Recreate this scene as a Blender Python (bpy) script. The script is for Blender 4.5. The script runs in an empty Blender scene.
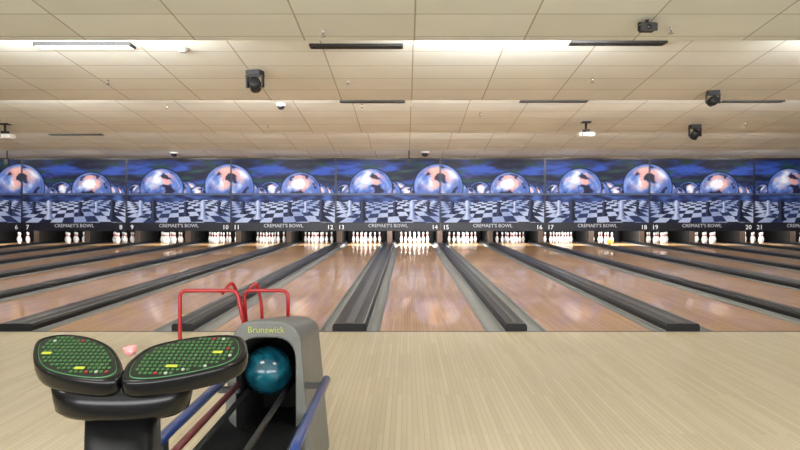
import bpy, bmesh, math, random
from mathutils import Vector, Matrix, noise
random.seed(3)
S=bpy.context.scene
COL=S.collection
F=763.0; VX=407.0; VY=207.0; H=1.25
def lin(v):
    v=v/255.0
    return v/12.92 if v<=0.04045 else ((v+0.055)/1.055)**2.4
def C(r,g,b): return (lin(r),lin(g),lin(b),1.0)
def unproj(px,py,D): return Vector(((px-VX)/F*D, D, H-(py-VY)/F*D))

# ------------------------------------------------------------------ materials
def base_mat(name):
    m=bpy.data.materials.new(name); m.use_nodes=True
    nt=m.node_tree
    return m,nt,nt.nodes["Principled BSDF"]
def mat(name,col,rough=0.5,metal=0.0,var=0.10,scale=30.0,emis=None,estr=0.0,coat=0.0,spec=.5):
    m,nt,b=base_mat(name)
    tc=nt.nodes.new("ShaderNodeTexCoord"); n=nt.nodes.new("ShaderNodeTexNoise")
    n.inputs["Scale"].default_value=scale; n.inputs["Detail"].default_value=3
    nt.links.new(tc.outputs["Object"],n.inputs["Vector"])
    mx=nt.nodes.new("ShaderNodeMix"); mx.data_type='RGBA'
    mx.inputs[6].default_value=(col[0]*(1-var),col[1]*(1-var),col[2]*(1-var),1)
    mx.inputs[7].default_value=(min(1,col[0]*(1+var)),min(1,col[1]*(1+var)),min(1,col[2]*(1+var)),1)
    nt.links.new(n.outputs["Fac"],mx.inputs[0]); nt.links.new(mx.outputs[2],b.inputs["Base Color"])
    b.inputs["Roughness"].default_value=rough; b.inputs["Metallic"].default_value=metal
    b.inputs["Coat Weight"].default_value=coat; b.inputs["Specular IOR Level"].default_value=spec
    if emis:
        b.inputs["Emission Color"].default_value=emis; b.inputs["Emission Strength"].default_value=estr
    return m
def wood(name,c1,c2,rough,bw=0.027,bl=1.4,gap=0.35,coat=0.0,patch=0.15,grain=.12,crough=.05,mort=.0012,spec=.5):
    m,nt,b=base_mat(name); L=nt.links
    tc=nt.nodes.new("ShaderNodeTexCoord"); sp=nt.nodes.new("ShaderNodeSeparateXYZ"); cb=nt.nodes.new("ShaderNodeCombineXYZ")
    L.new(tc.outputs["Object"],sp.inputs[0]); L.new(sp.outputs["Y"],cb.inputs["X"]); L.new(sp.outputs["X"],cb.inputs["Y"])
    br=nt.nodes.new("ShaderNodeTexBrick")
    br.offset=0.37; br.inputs["Scale"].default_value=1.0
    br.inputs["Brick Width"].default_value=bl; br.inputs["Row Height"].default_value=bw
    br.inputs["Mortar Size"].default_value=mort; br.inputs["Mortar Smooth"].default_value=0.5
    br.inputs["Color1"].default_value=c1; br.inputs["Color2"].default_value=c2
    br.inputs["Mortar"].default_value=(c1[0]*gap,c1[1]*gap,c1[2]*gap,1)
    L.new(cb.outputs[0],br.inputs["Vector"])
    mp=nt.nodes.new("ShaderNodeMapping"); mp.inputs["Scale"].default_value=(60,1.5,1)
    L.new(tc.outputs["Object"],mp.inputs[0])
    n=nt.nodes.new("ShaderNodeTexNoise"); n.inputs["Scale"].default_value=1.0; n.inputs["Detail"].default_value=5
    L.new(mp.outputs[0],n.inputs["Vector"])
    n2=nt.nodes.new("ShaderNodeTexNoise"); n2.inputs["Scale"].default_value=0.7; n2.inputs["Detail"].default_value=2
    L.new(tc.outputs["Object"],n2.inputs["Vector"])
    r1=nt.nodes.new("ShaderNodeMapRange"); r1.inputs[1].default_value=.3; r1.inputs[2].default_value=.7; r1.inputs[3].default_value=1-grain; r1.inputs[4].default_value=1+grain*.8
    L.new(n.outputs["Fac"],r1.inputs[0])
    r2=nt.nodes.new("ShaderNodeMapRange"); r2.inputs[1].default_value=.3; r2.inputs[2].default_value=.7; r2.inputs[3].default_value=1-patch; r2.inputs[4].default_value=1+patch*.5
    L.new(n2.outputs["Fac"],r2.inputs[0])
    mu=nt.nodes.new("ShaderNodeMath"); mu.operation='MULTIPLY'; L.new(r1.outputs[0],mu.inputs[0]); L.new(r2.outputs[0],mu.inputs[1])
    vm=nt.nodes.new("ShaderNodeVectorMath"); vm.operation='SCALE'; L.new(br.outputs["Color"],vm.inputs[0]); L.new(mu.outputs[0],vm.inputs["Scale"])
    L.new(vm.outputs[0],b.inputs["Base Color"])
    b.inputs["Roughness"].default_value=rough; b.inputs["Coat Weight"].default_value=coat; b.inputs["Coat Roughness"].default_value=crough
    b.inputs["Specular IOR Level"].default_value=spec
    return m
def ceiling_mat():
    m,nt,b=base_mat("ceiling_tile"); L=nt.links
    tc=nt.nodes.new("ShaderNodeTexCoord")
    mp=nt.nodes.new("ShaderNodeMapping"); mp.inputs["Location"].default_value=(-0.07,0.0,0); L.new(tc.outputs["Object"],mp.inputs[0])
    br=nt.nodes.new("ShaderNodeTexBrick"); br.offset=0.0
    br.inputs["Scale"].default_value=1.0; br.inputs["Brick Width"].default_value=1.05; br.inputs["Row Height"].default_value=0.6
    br.inputs["Mortar Size"].default_value=0.008; br.inputs["Mortar Smooth"].default_value=0.1
    br.inputs["Color1"].default_value=C(230,235,230); br.inputs["Color2"].default_value=C(221,225,218)
    br.inputs["Mortar"].default_value=C(170,166,154)
    L.new(mp.outputs[0],br.inputs["Vector"])
    n=nt.nodes.new("ShaderNodeTexNoise"); n.inputs["Scale"].default_value=1.3; n.inputs["Detail"].default_value=4
    L.new(tc.outputs["Object"],n.inputs["Vector"])
    r=nt.nodes.new("ShaderNodeMapRange"); r.inputs[1].default_value=.3; r.inputs[2].default_value=.7; r.inputs[3].default_value=0.95; r.inputs[4].default_value=1.03
    L.new(n.outputs["Fac"],r.inputs[0])
    vm=nt.nodes.new("ShaderNodeVectorMath"); vm.operation='SCALE'; L.new(br.outputs["Color"],vm.inputs[0]); L.new(r.outputs[0],vm.inputs["Scale"])
    L.new(vm.outputs[0],b.inputs["Base Color"]); b.inputs["Roughness"].default_value=0.9
    return m
def art_mat():
    m,nt,b=base_mat("printed_artwork"); L=nt.links
    a=nt.nodes.new("ShaderNodeAttribute"); a.attribute_name="Col"
    L.new(a.outputs["Color"],b.inputs["Base Color"]); L.new(a.outputs["Color"],b.inputs["Emission Color"])
    b.inputs["Emission Strength"].default_value=0.12; b.inputs["Roughness"].default_value=0.5  # slight glow added to the print to lift the panels' brightness
    b.inputs["Specular IOR Level"].default_value=.25
    return m
M={}
M['ceil']=ceiling_mat()
M['approach']=wood("approach_maple",C(216,201,170),C(203,186,153),0.34,bw=.032,coat=0.2,gap=.6,patch=.05,grain=.03,crough=.12,mort=.0016)
M['lane']=wood("lane_maple",C(218,172,120),C(198,150,101),0.30,bw=.032,coat=0.55,gap=.45,crough=.05,mort=.002,spec=.25)
M['mark']=mat("lane_mark_brown",C(70,40,25),0.3)
M['sub']=mat("subfloor_dark",C(30,26,24),0.8)
M['gutter']=mat("gutter_grey",C(134,134,132),0.45,0.0,spec=.3)
M['cap']=mat("divider_black",C(20,20,22),0.38,spec=.25)
M['capstrip']=mat("divider_grey_strip",C(62,63,66),0.4,0.0)
M['wall']=mat("wall_paint",C(205,198,185),0.8,scale=3)
M['carpet']=mat("carpet_grey",C(150,148,146),0.95,var=.2,scale=60)
M['black']=mat("black_plastic",C(6,6,7),0.20,spec=.38)
M['pedestal']=mat("black_painted_steel",C(9,9,10),0.45,spec=.3)
M['blackm']=mat("black_matte",C(20,20,22),0.6)
M['pit']=mat("pit_black",C(14,12,12),0.8)
M['kick']=mat("kickback_brown",C(62,46,34),0.6,var=.25,scale=8)
M['pin']=mat("pin_white",C(244,244,242),0.25,coat=.5,var=.02)
M['red']=mat("red_paint",C(160,14,20),0.3,coat=.3,var=.05)
M['pinred']=mat("pin_red_stripe",C(190,25,25),0.3)
M['maroon']=mat("maroon_rubber",C(96,22,28),0.4)
M['blue']=mat("blue_rail",C(28,60,126),0.35,coat=.2)
M['grey']=mat("grey_plastic",C(106,107,103),0.42,var=.25,scale=14)
M['greyd']=mat("dark_grey_plastic",C(60,60,60),0.5)
M['white']=mat("white_paint",C(230,228,222),0.4)
M['whiteshade']=mat("painted_white_metal",C(215,212,205),0.5)
M['greylite']=mat("light_grey_plastic",C(150,148,144),0.5)
M['chrome']=mat("chrome",C(190,190,190),0.2,1.0)
M['lens']=mat("lens_glass",C(30,34,48),0.08,coat=1)
M['tube']=mat("lit_tube",C(255,250,240),0.5,emis=(1,.97,.92,1),estr=1.0)
M['art']=art_mat()
M['artline']=mat("pale_trim",C(84,100,140),0.5)
M['sign']=mat("sign_dark_blue",C(13,16,34),0.4)
M['signtxt']=mat("sign_text_white",C(240,240,245),0.5,emis=(1,1,1,1),estr=.15)
M['signdim']=mat("sign_text_pale",C(200,202,212),0.5)
M['green']=mat("keypad_green",C(62,106,58),0.45,var=.25,scale=90)
M['rim']=mat("keypad_rim_green",C(80,132,86),0.45)
M['dgreen']=mat("keypad_dark_green",C(14,22,15),0.4,var=.3,scale=60)
M['yellow']=mat("key_yellow",C(180,188,60),0.4)
M['keyred']=mat("key_red",C(150,45,40),0.4)
M['keywhite']=mat("key_white",C(160,176,150),0.4)
M['pink']=mat("pink_paper",C(226,150,150),0.8,var=.3,scale=50)
M['label']=mat("label_lime",C(170,176,84),0.5)
def ball_mat(name,c1,c2):
    m,nt,b=base_mat(name); L=nt.links
    tc=nt.nodes.new("ShaderNodeTexCoord"); n=nt.nodes.new("ShaderNodeTexNoise"); n.inputs["Scale"].default_value=9; n.inputs["Detail"].default_value=5; n.inputs["Distortion"].default_value=1.5
    L.new(tc.outputs["Object"],n.inputs["Vector"]); r=nt.nodes.new("ShaderNodeValToRGB")
    r.color_ramp.elements[0].position=.35; r.color_ramp.elements[0].color=c1; r.color_ramp.elements[1].position=.65; r.color_ramp.elements[1].color=c2
    L.new(n.outputs["Fac"],r.inputs[0]); L.new(r.outputs[0],b.inputs["Base Color"]); b.inputs["Roughness"].default_value=.2; b.inputs["Coat Weight"].default_value=.3
    return m
M['ball']=ball_mat("teal_swirl_ball",C(4,46,62),C(24,94,110))
M['yball']=ball_mat("yellow_ball",C(170,120,30),C(210,165,60))

# ------------------------------------------------------------------ helpers
def mesh(name,verts,faces,mats,midx=None,smooth=False):
    me=bpy.data.meshes.new(name); me.from_pydata([tuple(v) for v in verts],[],faces)
    if not isinstance(mats,(list,tuple)): mats=[mats]
    for m in mats: me.materials.append(m)
    if midx:
        for p,i in zip(me.polygons,midx): p.material_index=i
    if smooth:
        for p in me.polygons: p.use_smooth=True
    me.update(); return me
def fixn(me):
    bm=bmesh.new(); bm.from_mesh(me); bmesh.ops.recalc_face_normals(bm,faces=bm.faces); bm.to_mesh(me); bm.free(); return me
def ob(name,me,loc=(0,0,0),parent=None,label=None,cat=None,group=None,kind=None,rot=None):
    o=bpy.data.objects.new(name,me); o.location=loc; COL.objects.link(o)
    if rot: o.rotation_euler=rot
    if parent: o.parent=parent
    if label: o["label"]=label
    if cat: o["category"]=cat
    if group: o["group"]=group
    if kind: o["kind"]=kind
    return o
def root(name,loc,label,cat,group=None,rot=None):
    e=ob(name,None,loc,None,label,cat,group,rot=rot); e.empty_display_size=.1; return e
def boxme(name,x0,x1,y0,y1,z0,z1,m,bev=0.0,seg=2):
    me=bpy.data.meshes.new(name); bm=bmesh.new()
    vs=[bm.verts.new((x,y,z)) for x in (x0,x1) for y in (y0,y1) for z in (z0,z1)]
    for f in ((0,1,3,2),(4,6,7,5),(0,4,5,1),(2,3,7,6),(0,2,6,4),(1,5,7,3)): bm.faces.new([vs[i] for i in f])
    bmesh.ops.recalc_face_normals(bm,faces=bm.faces)
    if bev>0: bmesh.ops.bevel(bm,geom=bm.edges[:],offset=bev,segments=seg,affect='EDGES')
    bm.to_mesh(me); bm.free(); me.materials.append(m); return me
def join(name,mes):
    me=bpy.data.meshes.new(name); V=[];Fc=[];I=[];mats=[];sm=[]
    for k in mes:
        o=len(V); V+= [v.co[:] for v in k.vertices]
        for p in k.polygons:
            Fc.append([i+o for i in p.vertices]); mt=k.materials[p.material_index]
            if mt not in mats: mats.append(mt)
            I.append(mats.index(mt)); sm.append(p.use_smooth)
    me.from_pydata(V,[],Fc)
    for m in mats: me.materials.append(m)
    for p,i,s in zip(me.polygons,I,sm): p.material_index=i; p.use_smooth=s
    return me
def fillet(pts,r,n=5):
    pts=[Vector(p) for p in pts]; out=[pts[0]]
    for a,b,c in zip(pts[:-2],pts[1:-1],pts[2:]):
        d1=(a-b); d2=(c-b); rr=min(r,d1.length*.45,d2.length*.45)
        p1=b+d1.normalized()*rr; p2=b+d2.normalized()*rr
        for i in range(n+1):
            t=i/n; out.append(p1*(1-t)**2+b*2*t*(1-t)+p2*t*t)
    out.append(pts[-1]); return out
def tubeme(name,pts,r,m,seg=10,fr=0.0):
    if fr>0: pts=fillet(pts,fr)
    pts=[Vector(p) for p in pts]; V=[];Fc=[]
    t0=(pts[1]-pts[0]).normalized(); up=Vector((0,0,1)) if abs(t0.z)<.9 else Vector((1,0,0))
    nrm=t0.cross(up).normalized()
    for i,p in enumerate(pts):
        if i==0: t=t0
        elif i==len(pts)-1: t=(pts[-1]-pts[-2]).normalized()
        else: t=((pts[i+1]-p).normalized()+(p-pts[i-1]).normalized()).normalized()
        nrm=(nrm-t*nrm.dot(t)).normalized(); b=t.cross(nrm)
        for k in range(seg):
            a=2*math.pi*k/seg; V.append(p+(nrm*math.cos(a)+b*math.sin(a))*r)
    for i in range(len(pts)-1):
        for k in range(seg):
            Fc.append((i*seg+k,i*seg+(k+1)%seg,(i+1)*seg+(k+1)%seg,(i+1)*seg+k))
    Fc.append(tuple(range(seg))); Fc.append(tuple((len(pts)-1)*seg+k for k in range(seg)))
    me=mesh(name,V,Fc,m,smooth=True); return fixn(me)
def lathe(name,prof,m,seg=20,mats=None,midx=None,axis='Z',smooth=True):
    V=[];Fc=[];I=[]
    for (z,r) in prof:
        for k in range(seg):
            a=2*math.pi*k/seg
            v=(r*math.cos(a),r*math.sin(a),z)
            if axis=='Y': v=(v[0],z,v[1])
            V.append(v)
    for i in range(len(prof)-1):
        for k in range(seg):
            Fc.append((i*seg+k,i*seg+(k+1)%seg,(i+1)*seg+(k+1)%seg,(i+1)*seg+k)); I.append(midx[i] if midx else 0)
    Fc.append(tuple(range(seg))); I.append(0)
    Fc.append(tuple((len(prof)-1)*seg+k for k in range(seg))); I.append(midx[-1] if midx else 0)
    return fixn(mesh(name,V,Fc,mats or m,I,smooth))
def textme(name,body,size,m,extr=0.004):
    cu=bpy.data.curves.new(name,'FONT'); cu.body=body; cu.size=size; cu.extrude=extr; cu.align_x='CENTER'; cu.align_y='CENTER'; cu.resolution_u=2
    o=bpy.data.objects.new(name,cu); COL.objects.link(o); bpy.context.view_layer.update()
    dg=bpy.context.evaluated_depsgraph_get(); me=bpy.data.meshes.new_from_object(o.evaluated_get(dg))
    bpy.data.objects.remove(o); me.transform(Matrix.Rotation(math.radians(90),4,'X')); me.materials.clear(); me.materials.append(m); me.name=name
    return me

# ------------------------------------------------------------------ layout numbers
P=1.68; X0=-0.58; FY=7.68; MY=24.5
XL=X0-9*P; XR=X0+9*P
LIPZ=H+1.6
lips=[7.31,11.41,16.5,21.4]; SL=0.0976
HI=28.6

# ------------------------------------------------------------------ room
def structure(o): o["kind"]="structure"; return o
prof=[(-5.0,LIPZ+.45),(2.7,LIPZ+.45)]
prof+= [(lips[0],LIPZ)]
ends=lips[1:]+[MY+.15]
for l,e in zip(lips,ends):
    prof+=[(l+.02,LIPZ),(l+.02,LIPZ+SL*(e-l)),(e,LIPZ)]
prof+=[(HI,LIPZ)]
V=[];Fc=[]
for (y,z) in prof: V+=[(XL,y,z),(XR,y,z)]
for i in range(len(prof)-1): Fc.append((2*i,2*i+2,2*i+3,2*i+1))
n=len(V)
V+=[(XL,-5,LIPZ+.8),(XR,-5,LIPZ+.8),(XL,HI,LIPZ+.8),(XR,HI,LIPZ+.8)]
Fc.append((n,n+1,n+3,n+2)); Fc.append((0,1,n+1,n)); Fc.append((n-2,n-1,n+3,n+2))
structure(ob("ceiling",mesh("ceiling",V,Fc,M['ceil'])))
structure(ob("floor",boxme("floor",XL,XR,1.2,FY,-.12,0,M['approach'])))
structure(ob("floor_seating_area",boxme("floor_seating_area",XL,XR,-5,1.2,-.12,0,M['carpet'])))
structure(ob("floor_under_lanes",boxme("floor_under_lanes",XL,XR,FY,HI,-.25,-.12,M['sub'])))
structure(ob("wall_back",boxme("wall_back",XL,XR,HI,HI+.1,-.25,LIPZ+.8,M['pit'])))
structure(ob("wall_left",boxme("wall_left",XL-.1,XL,-5,HI+.1,-.25,LIPZ+.8,M['wall'])))
structure(ob("wall_right",boxme("wall_right",XR,XR+.1,-5,HI+.1,-.25,LIPZ+.8,M['wall'])))
structure(ob("trim_1",boxme("trim_1",XL,XR,FY-.045,FY-.005,0,.002,M['greyd'])))

# ------------------------------------------------------------------ lanes
LW=1.06; LL=27.4-FY
lb=boxme("bowling_lane",-LW/2,LW/2,0,LL,-.12,0,M['lane'])
V=[];Fc=[]
def tri(cx,cy,w,l):
    o=len(V); V.extend([(cx-w,cy,.0015),(cx+w,cy,.0015),(cx,cy+l,.0015)]); Fc.append((o,o+1,o+2))
for i in range(-3,4): tri(i*.135,4.75-abs(i)*.28,.016,.16)
for i in (-4,-3,-2,2,3,4):
    cx=i*.11; cy=2.1
    o=len(V); V.extend([(cx-.008,cy-.02,.0015),(cx+.008,cy-.02,.0015),(cx+.008,cy+.02,.0015),(cx-.008,cy+.02,.0015)]); Fc.append((o,o+1,o+2,o+3))
lane_me=join("bowling_lane",[lb,mesh("m",V,Fc,M['mark'])])
for k in range(-9,9):
    ob("bowling_lane",lane_me,(X0+P/2+k*P,FY,0),label="polished maple bowling lane with inlaid aiming arrows",cat="bowling lane",group="bowling lanes")
def gutter_me(w):
    V=[];Fc=[];N=10
    for y in (0,LL):
        V.append((-w/2,y,.004)); 
        for i in range(N+1):
            a=math.pi*i/N; V.append((-(w/2-.012)*math.cos(a),y,-.06*math.sin(a)))
        V.append((w/2,y,.004))
    m=N+3
    for i in range(m-1): Fc.append((i,i+1,m+i+1,m+i))
    o=len(V)
    V+=[(-w/2,0,-.12),(w/2,0,-.12),(-w/2,LL,-.12),(w/2,LL,-.12)]
    Fc.append(tuple(range(m))+(o+1,o)); Fc.append((o,o+1,o+3,o+2))
    return fixn(mesh("lane_gutter",V,Fc,M['gutter'],smooth=False))
def cap_me(w,track):
    h=.075; pr=[(-w/2,-.12),(-w/2,h*.7),(-w/2+.015,h),(w/2-.015,h),(w/2,h*.7),(w/2,-.12)]
    V=[(x,y,z) for y in (0,LL-.0) for x,z in pr]; m=len(pr)
    Fc=[(i,i+1,m+i+1,m+i) for i in range(m-1)]+[tuple(range(m)),tuple(range(m,2*m))]
    a=fixn(mesh("c",V,Fc,M['cap']))
    ps=[a]
    if track:
        ps.append(boxme("s",-.045,.045,.02,LL-2.6,h,h+.004,M['capstrip']))
        ps.append(boxme("s2",w/2-.03,w/2-.018,.02,LL-2.6,h,h+.003,M['gutter']))
    else:
        ps.append(boxme("s",-.02,.02,.02,LL-2.6,h,h+.006,M['capstrip']))
    return join("lane_divider",ps)
gm={};cm={}
for w,t in ((.34,True),(.22,False)):
    gm[t]=gutter_me((P-LW-w)/2); cm[t]=cap_me(w,t)
for k in range(-9,10):
    t=(k%2==0); w=.34 if t else .22; g=(P-LW-w)/2; x=X0+k*P
    if abs(k)<9:
        ob("lane_divider",cm[t],(x,FY,0),label=("wide black divider over the ball return track, grey strip" if t else "narrow black raised divider between two gutters"),cat="lane divider",group="lane dividers")
    for s in (-1,1):
        if (k==-9 and s<0) or (k==9 and s>0): continue
        ob("lane_gutter",gm[t],(x+s*(w/2+g/2),FY,0),label="grey semicircular gutter running beside a bowling lane",cat="gutter",group="lane gutters")

# ------------------------------------------------------------------ pit: kickbacks, cushion, pins
kb=join("kickback",[boxme("a",-.07,.07,25.45,27.39,.0755,1.3,M['pit']),boxme("b",-.08,.08,25.4,25.45,.0755,1.3,M['kick'])])
for k in range(-8,9):
    ob("kickback_panel",kb,(X0+k*P,0,0),label="brown fronted partition between two pin decks",cat="partition",group="kickback partitions")
nf=40
V=[];Fc=[]
for i in range(nf+1):
    x=-.70+1.40*i/nf; yy=.02*math.sin(i*1.3)
    V+=[(x,yy,-.12),(x,yy,1.2)]
for i in range(nf): Fc.append((2*i,2*i+2,2*i+3,2*i+1))
cur=mesh("pit_curtain",V,Fc,M['pit'],smooth=True)
pp=[(0,.026),(.008,.0285),(.05,.044),(.085,.056),(.114,.0605),(.145,.058),(.18,.047),(.215,.033),(.24,.026),(.262,.0235),(.268,.0237),(.285,.0242),(.290,.0246),(.305,.0265),(.325,.031),(.343,.0323),(.36,.030),(.372,.022),(.380,.009)]
mi=[0]*len(pp); mi[10]=1; mi[8]=1
pin_me=lathe("bowling_pin",pp,None,16,[M['pin'],M['pinred']],mi[:-1]+[0])
pinpos=[(0,0)]+[(s*.1525,.264) for s in (-1,1)]+[(s*.305,.528) for s in (-1,0,1)]+[(s*.1525,.792) for s in (-3,-1,1,3)]
PY=26.0
for k in range(-9,9):
    lane=14+k; cx=X0+P/2+k*P
    ob("pit_curtain",cur,(cx,27.6,0),label="black pleated curtain hanging behind a pin deck",cat="curtain",group="pit curtains")
    for px,py in pinpos:
        if lane==18 and px>.1: continue
        ob("bowling_pin",pin_me,(cx+px,PY+py,0),label="white bowling pin with red neck stripes on pin deck",cat="bowling pin",group="pins of lane %d"%lane)
ob("bowling_ball",lathe("bowling_ball",[(-.108*math.cos(math.pi*i/24),max(.0005,.108*math.sin(math.pi*i/24))) for i in range(25)],M['yball'],32),(unproj(610,240,25.4).x,25.4,.108),label="yellow bowling ball rolling near the pins",cat="bowling ball")
def area(name,loc,rot,sx,sy,e,col=(1,.97,.92)):
    l=bpy.data.lights.new(name,'AREA'); l.shape='RECTANGLE'; l.size=sx; l.size_y=sy; l.energy=e; l.color=col
    o=bpy.data.objects.new(name,l); o.location=loc; o.rotation_euler=rot; COL.objects.link(o); return o
for k in range(-9,9):
    lane=14+k; cx=X0+P/2+k*P
    e=34.0
    if lane==14: e=170
    if lane in (13,15,17): e=65
    if lane==18: e=90
    if lane in (7,8): e=18
    area("pin_deck_light",(cx,25.15,.75),(math.radians(38),0,0),1.0,.08,e,(1,.99,.97))

# ------------------------------------------------------------------ masking units with artwork
PXM=P*2/104.0
PL=[(39,35,11),(28,38,8),(165,34,10),(176,38,9),(95,36,7),(186,33,7),(113,35,8),(54,38,10),(84,37,12),(69,33,19),(122,38,10),(155,36,13),(139,31,21),(222,36,13),(14,36,13),(-2,29,24),(206,29,24)]
def mixc(a,b,t):
    t=max(0,min(1,t)); return tuple(a[i]*(1-t)+b[i]*t for i in range(3))
def upper_col(U,v):
    n1=noise.fractal(Vector((U*.03,v*.13,1.3)),1.0,2.0,4); n2=noise.fractal(Vector((U*.05+9,v*.16,5.1)),1.0,2.0,4)
    c=mixc((8,13,42),(36,66,150),.5+n1*1.5)
    c=mixc(c,(70,66,116),(n2-.25)*1.2); c=mixc(c,(20,56,52),(noise.noise(Vector((U*.04,v*.2,9)))-.12)*2.4)
    if v<8: c=mixc(c,(6,9,24),.5*(1-v/8)+.5*max(0,n2))
    c=mixc(c,(58,94,170),max(0,(v-25)/14))
    for (cx,cy,r) in PL:
        d=math.hypot(U-cx,v-cy)
        if d<r+1.4:
            if d>r: c=mixc(c,(8,12,36),.6); continue
            nx=(U-cx)/r; ny=(v-cy)/r; z=math.sqrt(max(0,1-nx*nx-ny*ny))
            q=Vector((nx*1.3+cx,ny*1.3,z*1.3)); a=noise.fractal(q,1,2,4); b2=noise.fractal(q*1.5+Vector((5,3,1)),1,2,4)
            p=mixc((40,66,142),(112,138,200),.45 -ny*.4+a*.5)
            cen=math.exp(-((nx+.05)**2+(ny+.42)**2)/.30)
            p=mixc(p,(222,222,230),(a*1.0+cen*.9-.30)*1.3)
            if b2>-.02: p=mixc(p,(220,150,136),min(.8,(b2+.02)*6)*min(1,cen*1.5))
            if a<-.17: p=mixc(p,(14,18,42),min(.85,(-a-.17)*7))
            rim=1-z
            p=mixc(p,(26,44,110),max(0,rim-.4)*1.4)
            if r*.93<d: p=mixc(p,(96,136,214),.5)
            c=p
    return c
def pawn(t):
    if t<0 or t>1: return -1
    if t<.10: return .27
    if t<.16: return .22
    if t<.55: return .17-.08*(t-.16)/.39
    if t<.62: return .17
    d=(t-.80)/.20
    return .17*math.sqrt(max(0,1-d*d)) if t>.62 else .1
PW=[(12,19,13,0),(27,24,19,1),(58,20,14,0),(74,17,11,1),(90,24,19,0),
    (118,20,15,1),(131,25,20,0),(163,20,14,0),(180,24,19,1),(196,18,12,0)]
def lower_col(U,v):
    hz=6+1.2*math.sin(U*.06)
    if v<hz:
        c=mixc((14,22,58),(60,88,152),.5+noise.noise(Vector((U*.1,v*.3,7))))
    else:
        vp=v-hz+13; d=1/vp; uc=U%104-52
        q=int(math.floor(uc*d/.36+50))+int(math.floor(165*d+.2))
        c=(184,194,218) if q%2 else (16,20,44)
        c=mixc(c,(60,82,144),.14+.30*(.5+.5*math.sin(U*.09+v*.1))**2)
    for (cx,by,h,wh) in PW:
        t=(by-v)/h; hw=pawn(t)
        if hw>0 and abs(U-cx)<hw*h:
            e=(U-cx)/(hw*h)
            c=mixc((190,198,218),(80,98,150),abs(e+.3)*.9) if wh else mixc((72,88,142),(8,10,28),.35+abs(e+.4)*.9)
    return c
def art_mesh(name,u0,hpx,fn,nx,ny):
    V=[];Fc=[];cols=[]
    for j in range(ny+1):
        for i in range(nx+1):
            u=104.0*i/nx; v=hpx*j/ny
            V.append(((u-52)*PXM,0,(hpx-v)*PXM))
            c=fn(u0+u,v); cols+= [lin(max(0,min(255,c[0]))),lin(max(0,min(255,c[1]))),lin(max(0,min(255,c[2]))),1.0]
    for j in range(ny):
        for i in range(nx):
            a=j*(nx+1)+i; Fc.append((a,a+nx+1,a+nx+2,a+1))
    me=mesh(name,V,Fc,M['art']); at=me.color_attributes.new("Col",'FLOAT_COLOR','POINT'); at.data.foreach_set("color",cols); return me
ZT=2.82; Z1=1.25+(207-194)/31.14; Z2=1.25-(222.5-207)/31.14; Z3=1.25-(231-207)/31.14
def scale_z(me,target):
    mx=max(v.co.z for v in me.vertices)
    for v in me.vertices: v.co.z*=target/mx
    return me
W=2*P
UP=[scale_z(art_mesh("space_art_panel",u,36,upper_col,236,82),ZT-Z1-.08) for u in (0,104)]
LO=[scale_z(art_mesh("chess_art_panel",u,27,lower_col,340,88),Z1-Z2-.04) for u in (0,104)]
fr_me=join("frame",[boxme("a",-W/2+.005,W/2-.005,.012,.09,0,ZT-Z3,M['sign']),
  boxme("b",-W/2+.005,-W/2+.03,0,.012,0,ZT-Z3,M['sign']),boxme("c",W/2-.03,W/2-.005,0,.012,0,ZT-Z3,M['sign']),
  boxme("e",-W/2+.03,W/2-.03,-.004,.012,Z1-Z3-.015,Z1-Z3+.015,M['artline'])])
nm=textme("bowl_name_lettering","CREMAET'S BOWL",.155,M['signdim'])
for j in range(-4,5):
    a=0 if j%2 else 1; cx=-.61+2*P*j
    r=root("masking_unit",(cx,MY,Z3),"blue printed panel of planets and chess pieces above pin decks","bowling masking panel","masking units above the pins")
    ob("frame",fr_me,parent=r,label="dark blue frame and sign strip")
    ob("upper_panel",UP[a],(0,.008,Z1-Z3+.03),r,label="planets floating in a dark blue sky")
    ob("lower_panel",LO[a],(0,.008,Z2-Z3),r,label="black and white chessboard with chess pieces")
    ob("name_lettering",nm,(0,.006,(Z2-Z3)/2+.03),r,label="pale capital letters")
    for s,nn in ((-1,13+2*j),(1,14+2*j)):
        ob("lane_number",textme("lane_number",str(nn),.2,M['signtxt']),(s*(W/2-.18),.006,(Z2-Z3)/2-.02),r,label="white lane number")

# ------------------------------------------------------------------ ceiling fittings
def ceil_hit(px,py):
    s=(VY-py)/F
    sl0=.45/(lips[0]-2.7)
    D=(1.6+sl0*lips[0])/(s+sl0)
    if D<=lips[0]: return Vector(((px-VX)/F*D,D,H+s*D+.012))
    for l,e in zip(lips,ends):
        D=(1.6+SL*e)/(s+SL)
        if l<D<=e: return Vector(((px-VX)/F*D,D,H+s*D+.012))
    D=1.6/s; return Vector(((px-VX)/F*D,D,H+s*D+.012))
def moving_head(px,py,w,tilt=0.5,label="black moving-head stage light hanging from the ceiling tiles"):
    p=ceil_hit(px,py); r=root("stage_light",p,label,"stage light","stage lights on the ceiling",rot=(0,0,random.uniform(-.5,.5)))
    s=w
    ob("base",boxme("base",-s*.42,s*.42,-s*.3,s*.3,-s*.3,0.0,M['blackm'],s*.04),parent=r)
    y=join("yoke",[boxme("a",-s*.5,-s*.40,-s*.12,s*.12,-s*.95,-s*.28,M['blackm'],s*.02),boxme("b",s*.40,s*.5,-s*.12,s*.12,-s*.95,-s*.28,M['blackm'],s*.02),boxme("c",-s*.5,s*.5,-s*.14,s*.14,-s*.38,-s*.28,M['blackm'])])
    ob("yoke",y,parent=r)
    h=ob("head",lathe("head",[(-s*.34,s*.22),(-s*.30,s*.30),(0,s*.34),(s*.22,s*.30),(s*.36,s*.30),(s*.36,s*.25),(s*.33,s*.24)],M['blackm'],20,axis='Y'),(0,0,-s*.78),r,rot=(-tilt,0,.3))
    ob("lens",lathe("lens",[(s*.32,s*.24),(s*.345,s*.2),(s*.36,s*.05)],M['lens'],20,axis='Y'),(0,0,0),h)
moving_head(255,71,.24)
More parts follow.
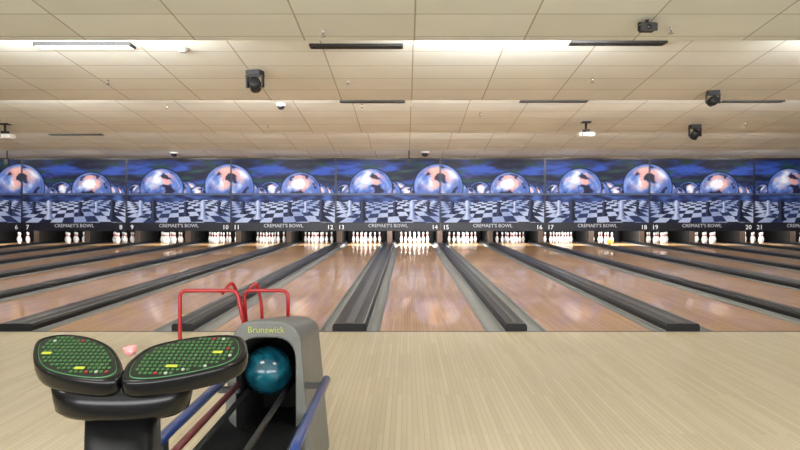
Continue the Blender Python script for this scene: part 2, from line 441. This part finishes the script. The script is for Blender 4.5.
moving_head(695,125,.26,.9)
moving_head(713,91,.20,.2)
def box_camera(px,py,w,label):
    p=ceil_hit(px,py); r=root("ceiling_spotlight",p,label,"spotlight")
    s=w
    ob("bracket",join("br",[boxme("b",-.012,.012,-.015,.015,-.05,0,M['blackm']),boxme("l",-s*.6,-s*.55,-.015,.015,-.05-s*.3,-.035,M['blackm']),boxme("r",s*.55,s*.6,-.015,.015,-.05-s*.3,-.035,M['blackm']),boxme("t",-s*.6,s*.6,-.015,.015,-.045,-.035,M['blackm'])]),parent=r)
    ob("body",join("body",[boxme("a",-s*.53,s*.53,-s*.45,s*.45,-.05-s*.5,-.055,M['blackm'],.012),boxme("f",-s*.58,s*.58,-s*.5,-s*.43,-.05-s*.55,-.05,M['greyd'],.006)]),parent=r)
    ob("lens",lathe("lens",[(-s*.56,s*.14),(-s*.5,s*.18)],M['lens'],16,axis='Y'),(0,0,-.05-s*.26),r)
box_camera(647,20,.13,"small black boxy spotlight fixed under the ceiling")
def projector(px,py,drop,label):
    p=ceil_hit(px,py); r=root("projector",p,label,"projector","ceiling projectors")
    ob("mount_pole",join("mp",[tubeme("t",[(0,0,-drop),(0,0,0)],.025,M['blackm']),boxme("pl",-.09,.09,-.09,.09,-.03,0,M['blackm']),boxme("pk",-.06,.06,-.06,.06,-drop,-drop+.06,M['blackm'])]),parent=r)
    ob("body",boxme("bd",-.16,.16,-.13,.13,-drop-.09,-drop,M['whiteshade'],.02),parent=r)
    ob("lens",lathe("l",[(-.15,.03),(-.15,.045),(-.125,.045)],M['lens'],16,axis='Y'),(-.06,0,-drop-.045),r)
projector(586,122,.22,"white projector on a short black ceiling pole")
projector(5,124,.22,"white projector on a short black ceiling pole")
def dome(px,py,s,label):
    p=ceil_hit(px,py); r=root("dome_camera",p,label,"dome camera")
    ob("housing",lathe("h",[(-.05,s*.9),(-.04,s),(0.012,s)],M['whiteshade'],24),parent=r)
    ob("dome",lathe("d",[(-.05-s*.8*math.sin(a*math.pi/16),max(.001,s*.8*math.cos(a*math.pi/16))) for a in range(9)],M['lens'],24),parent=r)
dome(281,104,.085,"white security dome camera with dark bubble")
dome(425,152,.14,"white security dome camera with dark bubble")
dome(174,152.5,.12,"white security dome camera with dark bubble")
ob("smoke_detector",lathe("smoke_detector",[(-.055,.02),(-.053,.04),(-.035,.06),(-.012,.065),(-.01,.085),(0.01,.085)],M['greylite'],24),ceil_hit(183,49),label="round grey smoke detector on the ceiling",cat="smoke detector")
spk=lathe("sprinkler_head",[(-.075,.024),(-.07,.026),(-.066,.006),(-.03,.008),(-.02,.012),(-.008,.014),(-.006,.03),(0.01,.034)],M['chrome'],14)
for x,y in ((323,30),(671,27),(348,80),(592,78),(167,105),(108,80),(362,104),(480,113),(268,125),(745,123)):
    ob("sprinkler_head",spk,ceil_hit(x,y),label="small chrome fire sprinkler head in the ceiling",cat="sprinkler",group="ceiling sprinklers")
def hanging_pole(px,py,drop):
    p=ceil_hit(px,py); r=root("hanging_sensor",p,"small black sensor on a thin ceiling rod","sensor","hanging sensors")
    ob("rod",tubeme("t",[(0,0,-drop),(0,0,0)],.02,M['blackm']),parent=r)
    ob("sensor_body",boxme("b",-.07,.07,-.05,.05,-drop-.16,-drop,M['blackm'],.015),parent=r)
hanging_pole(409,150.6,.28); hanging_pole(7,150.6,.28)
def slot(px0,px1,py,lit=False,wd=.09):
    a=ceil_hit(px0,py); b=ceil_hit(px1,py); w=(b.x-a.x)/2; c=(a+b)/2
    if lit:
        r=root("ceiling_light_strip",c,"lit fluorescent strip light with a thin dark rim","ceiling light")
        ob("housing",boxme("h",-w,w,-.10,.10,-.045,0,M['blackm']),parent=r)
        ob("diffuser",boxme("d",-w+.02,w-.02,-.085,.085,-.05,-.0455,M['tube']),parent=r)
    else:
        r=root("air_vent",c,"long black linear air vent set in ceiling tiles","air vent","linear ceiling vents")
        ob("vent_frame",join("vf",[boxme("a",-w,w,-wd,-wd+.02,-.03,0,M['blackm']),boxme("b",-w,w,wd-.02,wd,-.03,0,M['blackm']),boxme("c",-w,-w+.03,-wd+.02,wd-.02,-.03,0,M['blackm']),boxme("d",w-.03,w,-wd+.02,wd-.02,-.03,0,M['blackm'])]),parent=r)
        ob("vent_slats",join("vs",[boxme("s",-w+.03,w-.03,y*wd-.01,y*wd+.01,-.028,-.005,M['pit']) for y in (-.5,-.25,0,.25,.5)]),parent=r)
slot(310,403,46); slot(570,665,42.8); slot(340,405,101.5); slot(520,587,101.2); slot(50,103,134.5); slot(722,783,101.2)
slot(37,133,44.5,True)

# ------------------------------------------------------------------ ball return
bx=-.61
def arch(hw,top,shoulder,bot,n=10,flare=0.0):
    pts=[(-hw-flare,bot),(-hw-flare*.5,(bot+shoulder)/2),(-hw,shoulder)]
    for i in range(1,n):
        a=math.pi*(1-i/n); cs=math.cos(a); sn=math.sin(a)
        pts.append((hw*(abs(cs)**.62)*(1 if cs>0 else -1),shoulder+(top-shoulder)*(sn**.8)))
    pts+=[(hw,shoulder),(hw+flare*.5,(bot+shoulder)/2),(hw+flare,bot)]
    return pts
R=root("ball_return",(bx,3.3,0),"worn grey hooded ball return, blue rails and red tubes","ball return")
out=arch(.155,.757,.62,.0,16,.055); inn=arch(.128,.685,.57,.24,16,0)
m=len(out)
V=[(x,0,z) for x,z in out]+[(x,.0,z) for x,z in inn]+[(x*.97,.70,(z if z<.5 else .5+(z-.5)*.70)) for x,z in out]+[(x*.9,.55,(z if z<.5 else .5+(z-.5)*.5)) for x,z in inn]
V+= [(x*1.0,.03,z+(.003 if z>.6 else 0)) for x,z in out]
Fc=[];I=[]
for i in range(m-1):
    Fc.append((i,i+1,m+i+1,m+i)); I.append(0)
    Fc.append((i,i+1,4*m+i+1,4*m+i)); I.append(0)
    Fc.append((4*m+i,4*m+i+1,2*m+i+1,2*m+i)); I.append(0)
    Fc.append((m+i,m+i+1,3*m+i+1,3*m+i)); I.append(1)
Fc.append((m,2*m-1,4*m-1,3*m)); I.append(1)
Fc.append(tuple(range(2*m,3*m))); I.append(0); Fc.append(tuple(range(3*m,4*m))); I.append(1)
Fc.append((0,m,2*m-1,m-1)); I.append(0); Fc.append((0,m-1,3*m-1,2*m)); I.append(0)
hood=fixn(mesh("hood_housing",V,Fc,[M['grey'],M['pit']],I))
ho=ob("hood_housing",hood,parent=R,label="rounded grey plastic hood with dark arched opening")
bv=ho.modifiers.new("b",'BEVEL'); bv.width=.008; bv.segments=2; bv.limit_method='ANGLE'; bv.angle_limit=math.radians(50)
ob("hood_lettering",textme("hood_lettering","Brunswick",.038,M['label'],.001),(0.0,-.002,.718),R,label="faint lime green lettering")
def rail(name,xw,z,mt,r,y1,lab):
    x=xw-bx
    ob(name,tubeme(name,[(x,-1.0,z-.05),(x,-.93,z),(x,y1,z)],r,mt,12,.05),parent=R,label=lab)
rail("side_rail",-.35,.50,M['blue'],.018,.02,"dark blue padded rail")
rail("side_rail",-.795,.50,M['blue'],.019,.02,"dark blue padded rail")
rail("guard_tube",-.728,.485,M['maroon'],.013,-.01,"dark red rubber guard tube")
rail("ball_rail",-.71,.43,M['blackm'],.012,.5,"black rubber ball track")
rail("ball_rail",-.54,.43,M['blackm'],.012,.5,"black rubber ball track")
ob("rail_bracket",boxme("a",.17,.265,-.03,-.0,.47,.495,M['greyd'],.003),parent=R)
ob("rail_bracket",boxme("b",-.20,-.110,-.03,-.0,.45,.475,M['greyd'],.003),parent=R)
V=[];Fc=[]
for y in (-.98,0.0):
    for i in range(9):
        a=math.pi*i/8; V.append((-.17*math.cos(a)*1.0,y,.36-.10*math.sin(a)))
for i in range(8): Fc.append((i,i+1,9+i+1,9+i))
tray=mesh("ball_tray",V,Fc,M['blackm'],smooth=True); 
ob("ball_tray",tray,parent=R,label="black curved tray under the ball tracks")
ob("rack_leg",join("rl",[boxme("a",-.06,.06,-.9,-.75,0,.27,M['greyd'],.01),boxme("b",-.20,.25,-.86,-.8,.25,.29,M['greyd']),boxme("c",-.20,-.17,-.86,-.8,.25,.49,M['greyd']),boxme("d",.245,.275,-.86,-.8,.25,.49,M['greyd'])]),parent=R)
def rp(px,py,D): v=unproj(px,py,D); return (v.x-bx,v.y-3.3,v.z)
D1=3.72
ob("red_tube_guard",tubeme("g1",[(-.13,.42,.50),rp(180,356,D1),rp(180,290.5,D1),rp(237,290.5,D1),rp(243,322,D1),(-.14,.44,.58)],.0095,M['red'],10,.035),parent=R,label="red painted tube loop")
ob("red_tube_guard",tubeme("g2",[rp(247,335,D1+.15),rp(244,290.5,D1+.15),rp(288,290.5,D1+.15),rp(288,336,D1+.15)],.0095,M['red'],10,.035),parent=R,label="red painted tube loop")
ob("red_tube_guard",tubeme("g3",[rp(222,294,D1+.02),rp(232,281,D1+.06),rp(240,300,D1+.12),rp(247,330,D1+.15)],.0085,M['red'],10,.03),parent=R,label="red painted bent tube")
ob("red_tube_guard",tubeme("g4",[rp(245,295,D1+.16),rp(256,281,D1+.18),rp(261,300,D1+.2),rp(263,334,D1+.2)],.0085,M['red'],10,.03),parent=R,label="red painted bent tube")
bz=.43+math.sqrt(.12**2-.085**2)
bme=lathe("bowling_ball",[(-.108*math.cos(math.pi*i/32),max(.0005,.108*math.sin(math.pi*i/32))) for i in range(33)],M['ball'],48)
ob("bowling_ball",bme,(-.625,3.44,bz),label="glossy teal swirled bowling ball in the return hood",cat="bowling ball")

# ------------------------------------------------------------------ scoring console
CY=1.95; CZ=.86; T=.30
K=(H-CZ+CY*T)
def onp(px,py,dz=0):
    v=(py-VY)/F; D=K/(v+T); return Vector(((px-VX)/F*D,D,H-v*D+dz))
Cr=root("scoring_console",(-.725,CY,0),"black twin-lobed scoring console on a pedestal, green keypads","scoring console")
cl=Vector((-.725,CY,0))
def smooth_loop(pts,n=6):
    out=[];m=len(pts)
    for i in range(m):
        p0,p1,p2,p3=pts[(i-1)%m],pts[i],pts[(i+1)%m],pts[(i+2)%m]
        for k in range(n):
            t=k/n
            out.append(.5*((2*p1)+(-p0+p2)*t+(2*p0-5*p1+4*p2-p3)*t*t+(-p0+3*p1-3*p2+p3)*t**3))
    return out
def loft(name,loops,mt,smooth=True):
    V=[];Fc=[];m=len(loops[0])
    for l in loops: V+=l
    for i in range(len(loops)-1):
        for k in range(m): Fc.append((i*m+k,i*m+(k+1)%m,(i+1)*m+(k+1)%m,(i+1)*m+k))
    Fc.append(tuple(range(m))); Fc.append(tuple((len(loops)-1)*m+k for k in range(m)))
    me=fixn(mesh(name,V,Fc,mt,smooth=smooth)); return me
N=Vector((0,-T,1)).normalized()
def lobe(pix):
    top=smooth_loop([onp(x,y)-cl for x,y in pix])
    c=sum(top,Vector())/len(top)
    def L(s,d): return [c+(p-c)*s-N*d for p in top]
    b=ob("wing_body",loft("wing_body",[L(.87,.0),L(.89,-.003),L(.93,-.004),L(.97,-.001),L(.99,.004),L(1.0,.012),L(.998,.030),L(.98,.040),L(.93,.044)],M['black']),parent=Cr,label="glossy black rounded wing")
    ob("keypad_rim",loft("keypad_rim",[L(.865,-.0005),L(.865,-.003),L(.85,-.0035),L(.85,-.0005)],M['rim']),parent=b)
    o2=ob("keypad",loft("keypad",[L(.855,-.0006),L(.85,-.0045)],M['dgreen'],False),parent=b,label="dark green membrane keypad")
    V=[];Fc=[];I=[]
    lp=L(.80,0); lp2=L(.68,0)
    ux=Vector((1,0,0)); uy=Vector((0,1,T)).normalized()
    def mkpoly(l): return [((p-c).dot(ux),(p-c).dot(uy)) for p in l]
    poly=mkpoly(lp); poly2=mkpoly(lp2)
    def inside(x,y,poly):
        r=False
        for i in range(len(poly)):
            x1,y1=poly[i]; x2,y2=poly[i-1]
            if (y1>y)!=(y2>y) and x<(x2-x1)*(y-y1)/(y2-y1)+x1: r=not r
        return r
    sx=.0125; sy=.0185
    y=-.16; 
    while y<.16:
        x=-.25; cnt=0
        while x<.25:
            if inside(x,y,poly) and inside(x-.005,y,poly) and inside(x+.005,y,poly):
                cnt+=1
                edge=not inside(x,y,poly2)
                idx=0
                if edge: idx=(2,0,3,0)[cnt%4] if random.random()<.6 else 0
                base=c+ux*x+uy*y+N*.0047; nn=8; o=len(V); a=.0044; bb=.0052
                for zz in (0,.0025):
                    for q in range(nn):
                        t=2*math.pi*q/nn; V.append(base+ux*a*math.cos(t)+uy*bb*math.sin(t)+N*zz)
                Fc.append(tuple(o+nn+q for q in range(nn))); I.append(idx)
                for q in range(nn): Fc.append((o+q,o+(q+1)%nn,o+nn+(q+1)%nn,o+nn+q)); I.append(idx)
            x+=sx
        y+=sy
    ob("keypad_keys",mesh("keypad_keys",V,Fc,[M['green'],M['yellow'],M['keyred'],M['keywhite']],I),parent=o2,label="small round green keys, red and white ones around the edge")
RL=[(121,374),(130,360),(152,346),(196,337),(235,335),(246,341),(246,354),(232,365),(194,375),(152,382),(124,382)]
LLp=[(33,348),(39,339),(60,334.5),(88,337),(110,346),(121,360),(123,375),(106,382),(75,380),(46,373),(34,362)]
lobe(RL); lobe(LLp)
def tag(px,py,w,h,mt):
    p=onp(px,py)-cl; ux=Vector((1,0,0)); uy=Vector((0,1,T)).normalized(); a=[p+ux*sx*w+uy*sy*h+N*.0078 for sx,sy in((-1,-1),(1,-1),(1,1),(-1,1))]
    ob("keypad_tag",loft("tag",[a,[q+N*.002 for q in a]],mt,False),parent=Cr,label="yellow tag on keypad")
tag(172,369,.014,.005,M['yellow']); tag(218,355,.012,.005,M['yellow']); tag(47,356,.012,.005,M['yellow']); tag(80,371,.012,.005,M['yellow'])
def ell(cx,cy,rx,ry,z,n=48,e=2.4):
    o=[]
    for i in range(n):
        a=2*math.pi*i/n; c,s=math.cos(a),math.sin(a)
        o.append(Vector((cx+rx*abs(c)**(2/e)*(1 if c>0 else -1),cy+ry*abs(s)**(2/e)*(1 if s>0 else -1),z)))
    return o
ob("console_body",loft("console_body",[ell(0,0,.10,.07,.72),ell(0,0,.145,.08,.725),ell(0,0,.165,.09,.738),ell(0,0,.172,.09,.765),ell(0,0,.18,.085,.81)],M['black']),parent=Cr,label="glossy black oval body under the wings")
ob("pedestal",loft("pedestal",[ell(0,0,.17,.14,0),ell(0,0,.17,.14,.02),ell(0,0,.10,.075,.06,e=4),ell(0,0,.086,.06,.72,e=4)],M['pedestal']),parent=Cr,label="black pedestal column")
pn=onp(131,350)
bm=bmesh.new(); bmesh.ops.create_icosphere(bm,subdivisions=3,radius=.018)
for v in bm.verts:
    v.co*=1+.5*noise.noise(v.co*90); v.co.z*=.7
me=bpy.data.meshes.new("crumpled_napkin"); bm.to_mesh(me); bm.free(); me.materials.append(M['pink'])
ob("crumpled_napkin",me,(pn.x,pn.y,pn.z+.0),label="small crumpled pink and white paper on the console",cat="paper napkin")

# ------------------------------------------------------------------ lighting
def lipl(l,xs,e,off=.75,w=1.0,fw=.8):
    for x in xs:
        area("baffle_lamp",(x,l+off,LIPZ+.13),(math.radians(125),0,0),w,.16,e,(1,.985,.96))
        area("baffle_lamp_forward",(x,l+.10,LIPZ+.20),(math.radians(80),0,0),w,.16,e*fw,(1,.985,.96))
lipl(lips[0],(-4.1,-3.0,.6,1.7,5.0),38,fw=.7)
lipl(lips[1],(-6.6,-5.6,-3.0,-2.0,.5,2.2,4.3,6.4),40,fw=.6)
lipl(lips[2],(-9.5,-6.5,-3.5,-.5,1,2.5,5.5,8.5),46,fw=.4)
lipl(lips[3],(-13,-10,-7,-4,-1,2,5,8,11),34,fw=.25)
for x in (-6,-2,2,6):
    area("approach_fill_light",(x,1.0,LIPZ+.42),(0,0,0),1.2,.6,55,(1,.98,.95))  # added fill from out of view, brightens approach and near ceiling
area("rear_fill_light",(0,-4,1.2),(math.radians(115),0,0),14,1.6,660,(1,.99,.98))  # added unseen uplight behind the camera, lifts ceiling and mural
w=bpy.data.worlds.new("world"); S.world=w; w.use_nodes=True
bg=w.node_tree.nodes["Background"]; bg.inputs[0].default_value=(.99,.99,1,1); bg.inputs[1].default_value=1.15
try: S.view_settings.view_transform='Standard'
except Exception: pass

# ------------------------------------------------------------------ camera
cd=bpy.data.cameras.new("camera"); cam=bpy.data.objects.new("camera",cd); COL.objects.link(cam)
cam.location=(0,0,H); cam.rotation_euler=(math.radians(90),0,0)
cd.sensor_width=36; cd.lens=F/800*36; cd.shift_x=-7/800; cd.shift_y=-18/800; cd.clip_start=.05; cd.clip_end=200
S.camera=cam
